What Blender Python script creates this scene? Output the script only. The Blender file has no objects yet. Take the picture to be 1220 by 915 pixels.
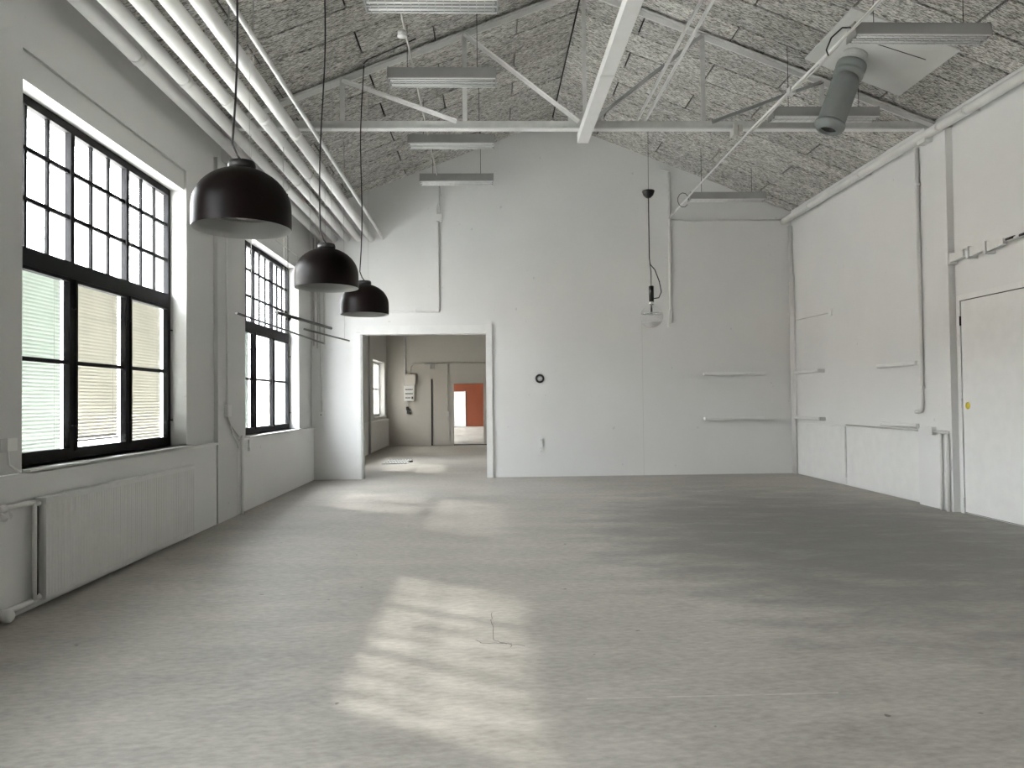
import bpy, bmesh, math, random
from mathutils import Vector, Matrix
random.seed(7)
scene = bpy.context.scene
col = scene.collection

# ------------------------------------------------------------------ camera
YAW, PITCH, ROLL = 0.0325, 0.0218, -0.0109
fwd = Vector((math.sin(YAW)*math.cos(PITCH), math.cos(YAW)*math.cos(PITCH), math.sin(PITCH)))
rgt = Vector((math.cos(YAW), -math.sin(YAW), 0))
upv = rgt.cross(fwd)
r2 = math.cos(ROLL)*rgt + math.sin(ROLL)*upv
u2 = -math.sin(ROLL)*rgt + math.cos(ROLL)*upv
cam_data = bpy.data.cameras.new('camera')
cam_data.sensor_width = 36.0
cam_data.lens = 890.0/1220.0*36.0
cam_data.clip_end = 300
cam = bpy.data.objects.new('camera', cam_data)
col.objects.link(cam)
m = Matrix((r2, u2, -fwd)).transposed().to_4x4()
m.translation = Vector((0, 0, 1.5))
cam.matrix_world = m
scene.camera = cam

# ------------------------------------------------------------------ light
world = bpy.data.worlds.new('overcast_sky')
scene.world = world
world.use_nodes = True
bg = world.node_tree.nodes['Background']
bg.inputs['Color'].default_value = (0.93, 0.965, 1.0, 1)
bg.inputs['Strength'].default_value = 8.0

sun_data = bpy.data.lights.new('hazy_sun', 'SUN')
sun_data.energy = 0.9
sun_data.angle = math.radians(1.9)
sun_data.color = (1.0, 0.95, 0.88)
sun = bpy.data.objects.new('hazy_sun', sun_data)
col.objects.link(sun)
sun.location = (-20, 20, 20)
sun.rotation_euler = Vector((3.3, -2.3, -3.2)).to_track_quat('-Z', 'Y').to_euler()

vs = scene.view_settings
vs.view_transform = 'Standard'
vs.look = 'None'
vs.gamma = 1.0
vs.use_curve_mapping = False
vs.exposure = 2.36

# ------------------------------------------------------------------ room numbers (metres)
XL, XR, D, ZE, ZA = -3.42, 6.07, 14.62, 5.20, 7.03
XM = (XL + XR)/2
YF = -6.0                       # wall behind the camera
Y2, Y3 = 25.4, 43.8             # far walls of the second and third rooms
TH = math.atan2(ZA-ZE, XM-XL)
WX = -3.60                      # inner face of the window frames
WIN_MAIN = [(0.54, 3.54), (5.60, 8.60), (10.66, 13.66)]
WZ = (1.03, 3.94)
WIN_2 = [(17.2, 19.4), (22.45, 24.9)]
WIN_3 = [(28.5, 31.5), (34.0, 37.0), (39.5, 42.5)]
WZ2 = (1.04, 2.78)

# ------------------------------------------------------------------ materials
def new_mat(name):
    mt = bpy.data.materials.new(name)
    mt.use_nodes = True
    nt = mt.node_tree
    return mt, nt, nt.nodes['Principled BSDF']

def N(nt, typ, **kw):
    n = nt.nodes.new(typ)
    for k, v in kw.items():
        setattr(n, k, v)
    return n

def ramp(nt, src, stops):
    r = N(nt, 'ShaderNodeValToRGB')
    el = r.color_ramp.elements
    while len(el) < len(stops):
        el.new(0.5)
    for e, (p, c) in zip(el, stops):
        e.position = p
        e.color = (c[0], c[1], c[2], 1) if hasattr(c, '__len__') else (c, c, c, 1)
    nt.links.new(src, r.inputs[0])
    return r.outputs[0]

def noise(nt, vec, scale, detail=4, rough=0.5):
    n = N(nt, 'ShaderNodeTexNoise')
    n.inputs['Scale'].default_value = scale
    n.inputs['Detail'].default_value = detail
    n.inputs['Roughness'].default_value = rough
    nt.links.new(vec, n.inputs['Vector'])
    return n.outputs['Fac']

def mapping(nt, vec, scale=(1, 1, 1), rot=(0, 0, 0), loc=(0, 0, 0)):
    mp = N(nt, 'ShaderNodeMapping')
    mp.inputs['Scale'].default_value = scale
    mp.inputs['Rotation'].default_value = rot
    mp.inputs['Location'].default_value = loc
    nt.links.new(vec, mp.inputs['Vector'])
    return mp.outputs[0]

def mix(nt, fac, a, b, blend='MIX'):
    mx = N(nt, 'ShaderNodeMix', data_type='RGBA', blend_type=blend)
    for sock, v in ((mx.inputs[0], fac), (mx.inputs[6], a), (mx.inputs[7], b)):
        if hasattr(v, 'is_linked'):
            nt.links.new(v, sock)
        else:
            sock.default_value = v if not hasattr(v, '__len__') else (v[0], v[1], v[2], 1)
    return mx.outputs[2]

def bump(nt, bsdf, h, strength, dist=0.01):
    b = N(nt, 'ShaderNodeBump')
    b.inputs['Strength'].default_value = strength
    b.inputs['Distance'].default_value = dist
    nt.links.new(h, b.inputs['Height'])
    nt.links.new(b.outputs[0], bsdf.inputs['Normal'])

def plain(name, c, rough=0.5, metal=0.0, var=0.06, scale=6.0, bmp=0.0, spec=None):
    mt, nt, b = new_mat(name)
    tc = N(nt, 'ShaderNodeTexCoord').outputs['Object']
    f = noise(nt, tc, scale, 5)
    lo = tuple(max(0, v*(1-var)) for v in c)
    hi = tuple(min(1, v*(1+var)) for v in c)
    nt.links.new(ramp(nt, f, [(0.3, lo), (0.7, hi)]), b.inputs['Base Color'])
    b.inputs['Roughness'].default_value = rough
    b.inputs['Metallic'].default_value = metal
    if spec is not None:
        b.inputs['Specular IOR Level'].default_value = spec
    if bmp:
        bump(nt, b, noise(nt, tc, scale*8, 3), bmp, 0.004)
    return mt

M = {}
def paint(name, c, speck=True):
    mt, nt, b = new_mat(name)
    tc = N(nt, 'ShaderNodeTexCoord').outputs['Object']
    big = noise(nt, tc, 0.7, 5, 0.55)
    colr = ramp(nt, big, [(0.3, tuple(v*0.95 for v in c)), (0.7, c)])
    if speck:
        sp = noise(nt, tc, 9.0, 2, 0.4)
        msk = ramp(nt, sp, [(0.76, 0.0), (0.80, 1.0)])
        colr = mix(nt, msk, colr, tuple(v*0.82 for v in c))
    nt.links.new(colr, b.inputs['Base Color'])
    b.inputs['Roughness'].default_value = 0.55
    b.inputs['Specular IOR Level'].default_value = 0.3
    h = noise(nt, tc, 40, 4)
    bump(nt, b, h, 0.10, 0.004)
    return mt
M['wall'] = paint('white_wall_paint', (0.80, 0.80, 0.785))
M['wallshade'] = paint('shade_toned_wall_paint', (0.67, 0.67, 0.655))  # wall paint greyed to stand in for shade on the window wall
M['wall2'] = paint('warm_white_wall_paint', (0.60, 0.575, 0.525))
M['trim'] = plain('white_trim_paint', (0.80, 0.80, 0.78), 0.4, var=0.03)
M['pipe'] = plain('white_pipe_paint', (0.76, 0.755, 0.73), 0.4, var=0.05, scale=3)
M['steel'] = plain('light_grey_steel_paint', (0.62, 0.62, 0.60), 0.45, var=0.10)
M['fixture'] = plain('grey_metal_housing', (0.40, 0.40, 0.395), 0.4, metal=0.2, var=0.05)
M['louvre'] = plain('grey_louvre', (0.55, 0.55, 0.54), 0.35, metal=0.4, var=0.06)
M['black'] = plain('black_window_steel', (0.009, 0.009, 0.010), 0.6, var=0.2, spec=0.15)
M['blackp'] = plain('black_plastic', (0.015, 0.015, 0.015), 0.45, var=0.2)
M['shade'] = plain('dark_brown_lacquer', (0.006, 0.0035, 0.003), 0.42, var=0.15, scale=2, spec=0.10)
M['inner'] = plain('white_enamel', (0.72, 0.72, 0.70), 0.35, var=0.03)
M['reflector'] = plain('grey_enamel_reflector', (0.42, 0.42, 0.41), 0.35, var=0.03)
M['scuff'] = plain('pale_scuffed_paint', (0.47, 0.45, 0.41), 0.7, var=0.25, scale=9)
M['rodsteel'] = plain('dark_rod_steel', (0.10, 0.10, 0.095), 0.5, var=0.1)
M['chrome'] = plain('chrome', (0.75, 0.75, 0.75), 0.15, metal=1.0, var=0.02)
M['duct'] = plain('grey_sheet_duct', (0.25, 0.27, 0.262), 0.5, metal=0.1, var=0.08, scale=3)
M['board'] = plain('white_board', (0.72, 0.72, 0.69), 0.5, var=0.05, scale=2)
M['orange'] = plain('burnt_orange_paint', (0.20, 0.042, 0.010), 0.6, var=0.08, scale=1)
M['dark'] = plain('dark_gap', (0.02, 0.02, 0.018), 0.8, var=0.1)
M['yellow'] = plain('yellow_sticker', (0.75, 0.62, 0.05), 0.5, var=0.05)
M['wire'] = plain('pale_cable', (0.55, 0.54, 0.50), 0.5, var=0.05)
M['bwire'] = plain('black_cable', (0.02, 0.02, 0.02), 0.5, var=0.1)
M['cream'] = plain('cream_facade', (0.72, 0.62, 0.55), 0.8, var=0.06, scale=0.5)
M['yard'] = plain('pale_yard_paving', (0.62, 0.61, 0.58), 0.9, var=0.1, scale=0.6)
M['fglass'] = plain('facade_window_glass', (0.25, 0.32, 0.38), 0.15, var=0.05)
M['rad'] = plain('radiator_enamel', (0.74, 0.735, 0.715), 0.35, var=0.03)

def glass_mat(name, tint, refl):
    mt, nt, b = new_mat(name)
    out = nt.nodes['Material Output']
    nt.nodes.remove(b)
    tr = N(nt, 'ShaderNodeBsdfTransparent')
    tc = N(nt, 'ShaderNodeTexCoord').outputs['Object']
    f = noise(nt, tc, 1.5, 2)
    nt.links.new(ramp(nt, f, [(0.3, tuple(v*0.94 for v in tint)), (0.7, tint)]), tr.inputs['Color'])
    gl = N(nt, 'ShaderNodeBsdfGlossy')
    gl.inputs['Roughness'].default_value = 0.03
    fr = N(nt, 'ShaderNodeFresnel')
    fr.inputs['IOR'].default_value = refl
    ms = N(nt, 'ShaderNodeMixShader')
    gm = N(nt, 'ShaderNodeNewGeometry')
    inv = N(nt, 'ShaderNodeMath', operation='SUBTRACT')      # reflect on entering faces only: thin pane without refraction
    inv.inputs[0].default_value = 1.0
    nt.links.new(gm.outputs['Backfacing'], inv.inputs[1])
    mul = N(nt, 'ShaderNodeMath', operation='MULTIPLY')
    nt.links.new(fr.outputs[0], mul.inputs[0]); nt.links.new(inv.outputs[0], mul.inputs[1])
    nt.links.new(mul.outputs[0], ms.inputs[0])
    nt.links.new(tr.outputs[0], ms.inputs[1])
    nt.links.new(gl.outputs[0], ms.inputs[2])
    nt.links.new(ms.outputs[0], out.inputs['Surface'])
    return mt
M['glass'] = glass_mat('window_glass', (0.955, 0.96, 0.955), 1.3)
M['dimglass'] = glass_mat('dimming_window_glass', (0.47, 0.46, 0.445), 1.3)  # even dark tint, added to cut the daylight entering the second room
M['partdimglass'] = glass_mat('part_dimming_window_glass', (0.76, 0.765, 0.77), 1.3)  # milder tint, added to lower the daylight from the second window
M['globe'] = glass_mat('clear_globe_glass', (0.97, 0.97, 0.97), 1.25)

def slat_mat(name, c, tl_fac):
    mt, nt, b = new_mat(name)
    out = nt.nodes['Material Output']
    b.inputs['Base Color'].default_value = (*c, 1)
    b.inputs['Roughness'].default_value = 0.5
    tl = N(nt, 'ShaderNodeBsdfTranslucent')
    tl.inputs['Color'].default_value = (*c, 1)
    ms = N(nt, 'ShaderNodeMixShader')
    ms.inputs[0].default_value = tl_fac
    nt.links.new(b.outputs[0], ms.inputs[1])
    nt.links.new(tl.outputs[0], ms.inputs[2])
    nt.links.new(ms.outputs[0], out.inputs['Surface'])
    return mt
M['slat'] = slat_mat('lit_tone_blind_slat', (0.62, 0.675, 0.62), 0.035)  # brighter greenish copy: stronger daylight put into the slat colour
M['slat2'] = slat_mat('shade_tone_blind_slat', (0.50, 0.49, 0.43), 0.016)  # darker copy of the same slats: weaker light put into the colour

def concrete():
    mt, nt, b = new_mat('worn_concrete')
    tc = N(nt, 'ShaderNodeTexCoord').outputs['Object']
    big = noise(nt, mapping(nt, tc, (0.35, 0.5, 1)), 1.0, 5, 0.55)
    med = noise(nt, mapping(nt, tc, (0.7, 1.6, 1), (0, 0, 0.25)), 1.6, 8, 0.65)
    fine = noise(nt, mapping(nt, tc, (1, 2.2, 1), (0, 0, -0.3)), 14, 6, 0.6)
    c = ramp(nt, big, [(0.30, (0.26, 0.235, 0.193)), (0.52, (0.40, 0.367, 0.315)), (0.72, (0.49, 0.443, 0.377))])
    c = mix(nt, 0.55, c, ramp(nt, med, [(0.3, (0.19, 0.18, 0.158)), (0.5, (0.38, 0.36, 0.323)), (0.70, (0.55, 0.52, 0.475))]))
    c = mix(nt, 0.28, c, ramp(nt, fine, [(0.32, (0.16, 0.155, 0.145)), (0.68, (0.58, 0.56, 0.53))]))
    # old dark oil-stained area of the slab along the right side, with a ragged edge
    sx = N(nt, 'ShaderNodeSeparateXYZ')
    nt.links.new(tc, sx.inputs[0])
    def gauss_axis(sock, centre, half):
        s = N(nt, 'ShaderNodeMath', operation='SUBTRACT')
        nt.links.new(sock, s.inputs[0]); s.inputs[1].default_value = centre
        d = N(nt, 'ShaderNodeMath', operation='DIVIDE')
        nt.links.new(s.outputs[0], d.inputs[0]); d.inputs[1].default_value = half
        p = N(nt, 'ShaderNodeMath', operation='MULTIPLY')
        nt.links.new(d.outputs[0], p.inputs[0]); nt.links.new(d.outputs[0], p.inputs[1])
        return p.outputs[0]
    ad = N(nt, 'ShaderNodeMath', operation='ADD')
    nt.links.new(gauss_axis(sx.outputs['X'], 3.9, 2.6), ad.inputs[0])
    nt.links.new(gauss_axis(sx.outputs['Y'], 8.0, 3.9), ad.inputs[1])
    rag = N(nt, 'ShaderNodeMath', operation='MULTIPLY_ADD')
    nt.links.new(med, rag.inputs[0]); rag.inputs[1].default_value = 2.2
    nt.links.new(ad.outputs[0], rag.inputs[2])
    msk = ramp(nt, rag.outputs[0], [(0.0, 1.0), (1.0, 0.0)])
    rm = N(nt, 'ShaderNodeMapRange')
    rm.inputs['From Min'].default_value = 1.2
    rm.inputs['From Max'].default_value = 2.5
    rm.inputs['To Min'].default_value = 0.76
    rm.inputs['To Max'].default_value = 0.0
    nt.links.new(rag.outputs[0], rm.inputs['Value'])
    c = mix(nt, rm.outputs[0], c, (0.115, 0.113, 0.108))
    spk = noise(nt, tc, 11, 2, 0.4)
    c = mix(nt, ramp(nt, spk, [(0.76, 0.0), (0.79, 0.8)]), c, (0.09, 0.085, 0.08))
    nt.links.new(c, b.inputs['Base Color'])
    nt.links.new(ramp(nt, med, [(0.3, 0.44), (0.7, 0.68)]), b.inputs['Roughness'])
    b.inputs['Specular IOR Level'].default_value = 0.35
    bump(nt, b, fine, 0.12, 0.006)
    return mt
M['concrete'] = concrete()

def woodwool():
    mt, nt, b = new_mat('woodwool_slab')
    tcn = N(nt, 'ShaderNodeTexCoord').outputs['Object']
    oi = N(nt, 'ShaderNodeObjectInfo')
    sc = N(nt, 'ShaderNodeVectorMath', operation='SCALE')
    cv = N(nt, 'ShaderNodeCombineXYZ')
    for k in range(3):
        nt.links.new(oi.outputs['Random'], cv.inputs[k])
    nt.links.new(cv.outputs[0], sc.inputs[0])
    sc.inputs['Scale'].default_value = 37.0
    av = N(nt, 'ShaderNodeVectorMath', operation='ADD')
    nt.links.new(tcn, av.inputs[0]); nt.links.new(sc.outputs[0], av.inputs[1])
    v = av.outputs[0]
    fibres = None
    for ang, s in ((0.25, 34), (1.3, 40), (-0.7, 37), (2.3, 36)):
        f = noise(nt, mapping(nt, v, (0.4, 1.7, 1), (0, 0, ang)), s, 3, 0.6)
        if fibres is None:
            fibres = f
        else:
            mx = N(nt, 'ShaderNodeMath', operation='MAXIMUM')
            nt.links.new(fibres, mx.inputs[0]); nt.links.new(f, mx.inputs[1])
            fibres = mx.outputs[0]
    clump = noise(nt, mapping(nt, v, (0.6, 1.6, 1), (0, 0, 0.1)), 5, 6, 0.65)
    c = ramp(nt, fibres, [(0.515, (0.07, 0.064, 0.055)), (0.575, (0.58, 0.56, 0.515)), (0.65, (0.96, 0.945, 0.90))])
    c = mix(nt, 0.30, c, ramp(nt, clump, [(0.35, (0.22, 0.205, 0.18)), (0.65, (0.88, 0.86, 0.81))]))
    tone = ramp(nt, oi.outputs['Random'], [(0.0, 0.80), (1.0, 1.0)])
    c = mix(nt, 1.0, c, tone, 'MULTIPLY')
    nt.links.new(c, b.inputs['Base Color'])
    b.inputs['Roughness'].default_value = 0.95
    b.inputs['Specular IOR Level'].default_value = 0.1
    bump(nt, b, fibres, 0.7, 0.02)
    return mt
M['woodwool'] = woodwool()

# ------------------------------------------------------------------ mesh helpers
class MB:
    def __init__(self):
        self.bm = bmesh.new()
    def box(self, x0, x1, y0, y1, z0, z1):
        vs_ = [self.bm.verts.new(p) for p in ((x0,y0,z0),(x1,y0,z0),(x1,y1,z0),(x0,y1,z0),(x0,y0,z1),(x1,y0,z1),(x1,y1,z1),(x0,y1,z1))]
        for f in ((3,2,1,0),(4,5,6,7),(0,1,5,4),(1,2,6,5),(2,3,7,6),(3,0,4,7)):
            self.bm.faces.new([vs_[i] for i in f])
        return self
    def prism(self, pts, d):
        """extrude a planar polygon (list of 3d points) by vector d"""
        a = [self.bm.verts.new(p) for p in pts]
        d = Vector(d)
        b = [self.bm.verts.new(Vector(p)+d) for p in pts]
        n = len(pts)
        self.bm.faces.new(list(reversed(a)))
        self.bm.faces.new(b)
        for i in range(n):
            self.bm.faces.new((a[i], a[(i+1) % n], b[(i+1) % n], b[i]))
        return self
    def tube(self, pts, r, seg=10, cap=True):
        pts = [Vector(p) for p in pts]
        rings = []
        ref = None
        for i, p in enumerate(pts):
            if i == 0: t = pts[1]-p
            elif i == len(pts)-1: t = p-pts[i-1]
            else: t = (pts[i+1]-p).normalized() + (p-pts[i-1]).normalized()
            t.normalize()
            if ref is None:
                ref = Vector((0, 0, 1)) if abs(t.z) < 0.9 else Vector((1, 0, 0))
            u = (ref - t*ref.dot(t)).normalized()
            ref = u
            w = t.cross(u)
            rr = r[i] if hasattr(r, '__len__') else r
            rings.append([self.bm.verts.new(p + (u*math.cos(2*math.pi*k/seg) + w*math.sin(2*math.pi*k/seg))*rr) for k in range(seg)])
        for a, b in zip(rings, rings[1:]):
            for k in range(seg):
                f = self.bm.faces.new((a[k], a[(k+1) % seg], b[(k+1) % seg], b[k]))
                f.smooth = True
        if cap:
            self.bm.faces.new(list(reversed(rings[0])))
            self.bm.faces.new(rings[-1])
        return self
    def lathe(self, prof, origin, seg=48, axis=None):
        """prof: list of (radius, height) about +Z through origin; axis turns +Z to that direction"""
        q = Vector((0, 0, 1)).rotation_difference(Vector(axis)) if axis is not None else None
        o = Vector(origin)
        rings = []
        for (r, h) in prof:
            ring = []
            for k in range(seg):
                p = Vector((r*math.cos(2*math.pi*k/seg), r*math.sin(2*math.pi*k/seg), h))
                if q: p = q @ p
                ring.append(self.bm.verts.new(o+p))
            rings.append(ring)
        for a, b in zip(rings, rings[1:]):
            for k in range(seg):
                f = self.bm.faces.new((a[k], a[(k+1) % seg], b[(k+1) % seg], b[k]))
                f.smooth = True
        return self
    def build(self, name, mat, parent=None, origin=None, bevel=0.0):
        me = bpy.data.meshes.new(name)
        bmesh.ops.recalc_face_normals(self.bm, faces=self.bm.faces)
        o0 = Vector(origin) if origin is not None else (parent.location.copy() if parent is not None and parent.type == 'EMPTY' else (Vector((0, 0, 0)) if parent is None else Vector(parent['_o'])))
        bmesh.ops.translate(self.bm, verts=self.bm.verts, vec=-o0)
        self.bm.to_mesh(me)
        self.bm.free()
        me.materials.append(M[mat])
        ob = bpy.data.objects.new(name, me)
        col.objects.link(ob)
        if parent is not None:
            ob.parent = parent
        else:
            ob.location = o0
        ob['_o'] = tuple(o0)
        if bevel:
            bv = ob.modifiers.new('bevel', 'BEVEL')
            bv.width = bevel; bv.segments = 2; bv.limit_method = 'ANGLE'
        return ob

def tag(o, label=None, cat=None, group=None, kind=None):
    if label: o['label'] = label
    if cat: o['category'] = cat
    if group: o['group'] = group
    if kind: o['kind'] = kind
    return o

def empty(name, loc, label=None, cat=None, group=None, kind=None):
    e = bpy.data.objects.new(name, None)
    e.empty_display_size = 0.1
    e.location = loc
    col.objects.link(e)
    return tag(e, label, cat, group, kind)

def copy_tree(o, parent=None):
    c = o.copy()
    col.objects.link(c)
    if parent is not None:
        c.parent = parent
    for ch in list(o.children):
        copy_tree(ch, c)
    return c

def one(name, mb, mat, label, cat, group=None, origin=None, bevel=0.0):
    return tag(mb.build(name, mat, origin=origin, bevel=bevel), label, cat, group)

def struct(name, mb, mat, parent=None, label=None, cat=None):
    o = mb.build(name, mat, parent)
    if parent is None:
        tag(o, label, cat, kind='structure')
    return o

def cells(lo, hi, zlo, zhi, holes):
    """rectangles covering [lo,hi]x[zlo,zhi] without the holes (a0,a1,b0,b1)"""
    us = sorted({lo, hi, *[h[0] for h in holes], *[h[1] for h in holes]})
    us = [u for u in us if lo <= u <= hi]
    out = []
    for a, b in zip(us, us[1:]):
        c = (a+b)/2
        blocks = sorted([(h[2], h[3]) for h in holes if h[0] < c < h[1]])
        z = zlo
        for (b0, b1) in blocks:
            if b0 > z: out.append((a, b, z, b0))
            z = b1
        if z < zhi: out.append((a, b, z, zhi))
    return out

# ------------------------------------------------------------------ structure
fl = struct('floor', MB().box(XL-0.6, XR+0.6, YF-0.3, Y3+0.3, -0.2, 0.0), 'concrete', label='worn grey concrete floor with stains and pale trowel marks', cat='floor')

# left wall with the window openings, pilasters and a thicker parapet below the sills
mb = MB()
holes = [(a, b, WZ[0], WZ[1]) for a, b in WIN_MAIN] + [(a, b, WZ2[0], WZ2[1]) for a, b in WIN_2+WIN_3]
for (a, b, z0, z1) in cells(YF-0.2, Y3+0.2, 0.0, ZE+0.05, holes):
    mb.box(XL-0.45, XL-0.025, a, b, z0, z1)
nich = [(a, b, 0.0, 4.16) for a, b in WIN_MAIN]
for (a, b, z0, z1) in cells(YF, D, 0.0, ZE+0.03, nich):
    mb.box(XL-0.03, XL, a, b, z0, z1)
for (a, b, z0, z1) in cells(D+0.2, Y3, 0.0, ZE, [(a, b, WZ2[0], WZ2[1]) for a, b in WIN_2+WIN_3]):
    mb.box(XL-0.03, XL, a, b, z0, z1)
for yc in (-0.4-5.06+5.06-0.4, 4.76, 9.82):           # pilasters carrying the trusses
    mb.box(XL-0.02, XL+0.05, yc-0.37, yc+0.37, 0.0, 4.6)
wall_l = struct('wall_left', mb, 'wallshade', label='painted wall toned grey as shade, with tall black steel windows', cat='wall')
mb = MB()
for a, b in ((YF, 4.39), (5.13, 9.42), (10.22, D)):
    mb.box(XL-0.04, XL+0.04, a, b, 0.0, 0.985)
mb.build('parapet', 'wall', wall_l)
mb = MB()
for a, b in ((YF, 4.39), (5.13, 9.42), (10.22, D)):
    mb.box(XL-0.05, XL+0.065, a, b, 0.985, 1.012)
mb.build('ledge', 'trim', wall_l)
for a, b in WIN_MAIN:
    MB().box(WX-0.05, XL+0.065, a, b, 1.0, 1.03).build('window_sill', 'trim', wall_l)
for a, b in WIN_2+WIN_3:
    MB().box(WX-0.05, XL+0.05, a-0.05, b+0.05, 1.01, 1.04).build('window_sill', 'trim', wall_l)

# right wall
mb = MB().box(XR, XR+0.3, YF-0.2, D+0.2, 0.0, ZE+0.05)
for yc in (-0.8, 4.76, 9.84):
    mb.box(XR-0.09, XR+0.02, yc-0.38, yc+0.38, 0.0, 5.0)
wall_r = struct('wall_right', mb, 'wall', label='bright white painted side wall opposite the windows', cat='wall')
for a, b in ((10.25, 12.43), (12.46, 14.40)):
    MB().box(XR-0.035, XR+0.01, a, b, 0.03, 0.99).build('wainscot_panel', 'trim', wall_r)
MB().box(XR-0.038, XR+0.01, 10.25, 14.42, 0.99, 1.005).build('wainscot_cap', 'trim', wall_r)
MB().box(XR-0.05, XR-0.033, 12.425, 12.465, 0.14, 1.0).build('joint_strip', 'steel', wall_r)

# back wall with the doorway
DX0, DX1, DZ = -2.46, -0.03, 2.83
mb = MB()
for (a, b, z0, z1) in cells(XL-0.1, XR+0.1, 0.0, ZE, [(DX0, DX1, 0.0, DZ)]):
    mb.box(a, b, D, D+0.2, z0, z1)
mb.prism([(XL-0.1, D, ZE), (XR+0.1, D, ZE), (XR+0.1, D, ZE+0.02), (XM, D, ZA+0.06), (XL-0.1, D, ZE+0.02)], (0, 0.2, 0))
wall_b = struct('wall_back', mb, 'wall', label='white gable end wall with a wide doorway', cat='wall')
MB().box(3.05, 3.055, D-0.001, D+0.01, 0.0, 3.0).build('board_joint', 'wall2', wall_b)
# doorway casing
tr = empty('trim_1', (DX0, D, 0), 'white casing around the wide doorway', 'door casing', kind='structure')
MB().box(DX0-0.09, DX0, D-0.03, D+0.22, 0, DZ).build('left_casing', 'trim', tr)
MB().box(DX1, DX1+0.12, D-0.035, D+0.22, 0, DZ+0.17).build('right_casing', 'trim', tr)
MB().box(DX0-0.09, DX1, D-0.035, D+0.22, DZ+0.02, DZ+0.15).build('head_casing', 'trim', tr)
MB().box(DX0, DX1, D-0.06, D+0.22, DZ-0.02, DZ+0.02).build('sliding_rail', 'trim', tr)
MB().box(DX0-0.005, DX0+0.03, D-0.01, D+0.2, 0, DZ-0.02).build('steel_jamb', 'steel', tr)

struct('wall_front', MB().box(XL-0.1, XR+0.1, YF-0.25, YF, 0, ZA+0.1), 'wall', label='white gable wall at the near end of the hall', cat='wall')

# roof slabs with every wood-wool panel
mb = MB()
for s in (-1, 1):
    xe = XM + s*(XR-XM+0.35)
    ze = ZE - 0.35*math.tan(TH)
    mb.prism([(XM, YF-0.3, ZA+0.056), (xe, YF-0.3, ze+0.056), (xe, YF-0.3, ze+0.2), (XM, YF-0.3, ZA+0.2)], (0, D+0.5-YF, 0))
ceil = struct('ceiling', mb, 'dark', label='pitched ceiling lined with grey wood-wool slabs', cat='ceiling')
SLOPE = (XR-XM)/math.cos(TH)
PW, GAP, PT = 0.535, 0.020, 0.05
panel_mesh = {}
def panel(length):
    key = round(length, 3)
    if key not in panel_mesh:
        mb_ = MB().box(GAP/2, length-GAP/2, GAP/2, PW-GAP/2, 0, PT)
        me = bpy.data.meshes.new('ceiling_panel')
        bmesh.ops.bevel(mb_.bm, geom=[e for e in mb_.bm.edges if all(v.co.z < PT/2 for v in e.verts)], offset=0.007, segments=1, affect='EDGES')
        bmesh.ops.recalc_face_normals(mb_.bm, faces=mb_.bm.faces)
        mb_.bm.to_mesh(me); mb_.bm.free()
        me.materials.append(M['woodwool'])
        panel_mesh[key] = me
    return panel_mesh[key]
y = 12.63 + 4*PW - PW*0
k = 0
ys = []
yy = 12.635 + 4*PW
while yy > YF+0.3:
    yy -= PW
    ys.append(yy)
for i, y0 in enumerate(ys):
    odd = (round((12.10 - y0)/PW) % 2 == 0)
    cuts = [0, 0.93, 3.08, SLOPE] if odd else [0, 2.11, 4.26, SLOPE]
    for s0, s1 in zip(cuts, cuts[1:]):
        me = panel(s1-s0)
        for side in (1, -1):
            ob = bpy.data.objects.new('ceiling_panel', me)
            col.objects.link(ob)
            ob.parent = ceil
            dz = random.uniform(-0.004, 0.004)
            if side == 1:
                ob.location = (XM+s0*math.cos(TH), y0, ZA-s0*math.sin(TH)+dz)
                ob.rotation_euler = (0, TH, 0)
            else:
                ob.location = (XM-s1*math.cos(TH), y0, ZA-s1*math.sin(TH)+dz)
                ob.rotation_euler = (0, -TH, 0)
            ob.rotation_euler.z += random.uniform(-0.0015, 0.0015)

# second and third rooms
mb = MB()
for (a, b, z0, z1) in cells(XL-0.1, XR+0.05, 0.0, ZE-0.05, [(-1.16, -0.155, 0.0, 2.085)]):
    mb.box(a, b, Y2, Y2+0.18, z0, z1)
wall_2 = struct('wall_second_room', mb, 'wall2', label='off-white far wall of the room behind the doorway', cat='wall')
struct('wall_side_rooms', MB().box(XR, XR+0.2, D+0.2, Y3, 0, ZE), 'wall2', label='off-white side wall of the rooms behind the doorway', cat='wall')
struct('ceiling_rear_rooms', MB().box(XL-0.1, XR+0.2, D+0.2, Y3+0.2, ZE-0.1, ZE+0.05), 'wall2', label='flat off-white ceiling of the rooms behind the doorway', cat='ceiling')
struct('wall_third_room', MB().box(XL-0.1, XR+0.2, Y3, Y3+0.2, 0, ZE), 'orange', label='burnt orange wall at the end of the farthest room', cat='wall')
tr2 = empty('trim_2', (-1.16, Y2, 0), 'pale casing of the small far doorway', 'door casing', kind='structure')
MB().box(-1.25, -1.16, Y2-0.03, Y2+0.2, 0, 2.18).build('left_casing', 'wall2', tr2)
MB().box(-0.155, -0.065, Y2-0.03, Y2+0.2, 0, 2.18).build('right_casing', 'wall2', tr2)
MB().box(-1.16, -0.155, Y2-0.03, Y2+0.2, 2.085, 2.18).build('head_casing', 'wall2', tr2)
MB().box(-1.16, -0.03, Y2-0.04, Y2+0.18, 0.0, 0.025).build('threshold', 'blackp', tr2)
d3 = empty('door_3', (-1.6, Y3, 0), 'white door in the burnt orange far wall', 'door', kind='structure')
MB().box(-2.25, -1.40, Y3-0.05, Y3, 0.0, 2.04).build('door_leaf', 'trim', d3)
MB().box(-1.40, -1.30, Y3-0.09, Y3, 0.0, 2.06).build('door_edge', 'trim', d3)
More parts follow.
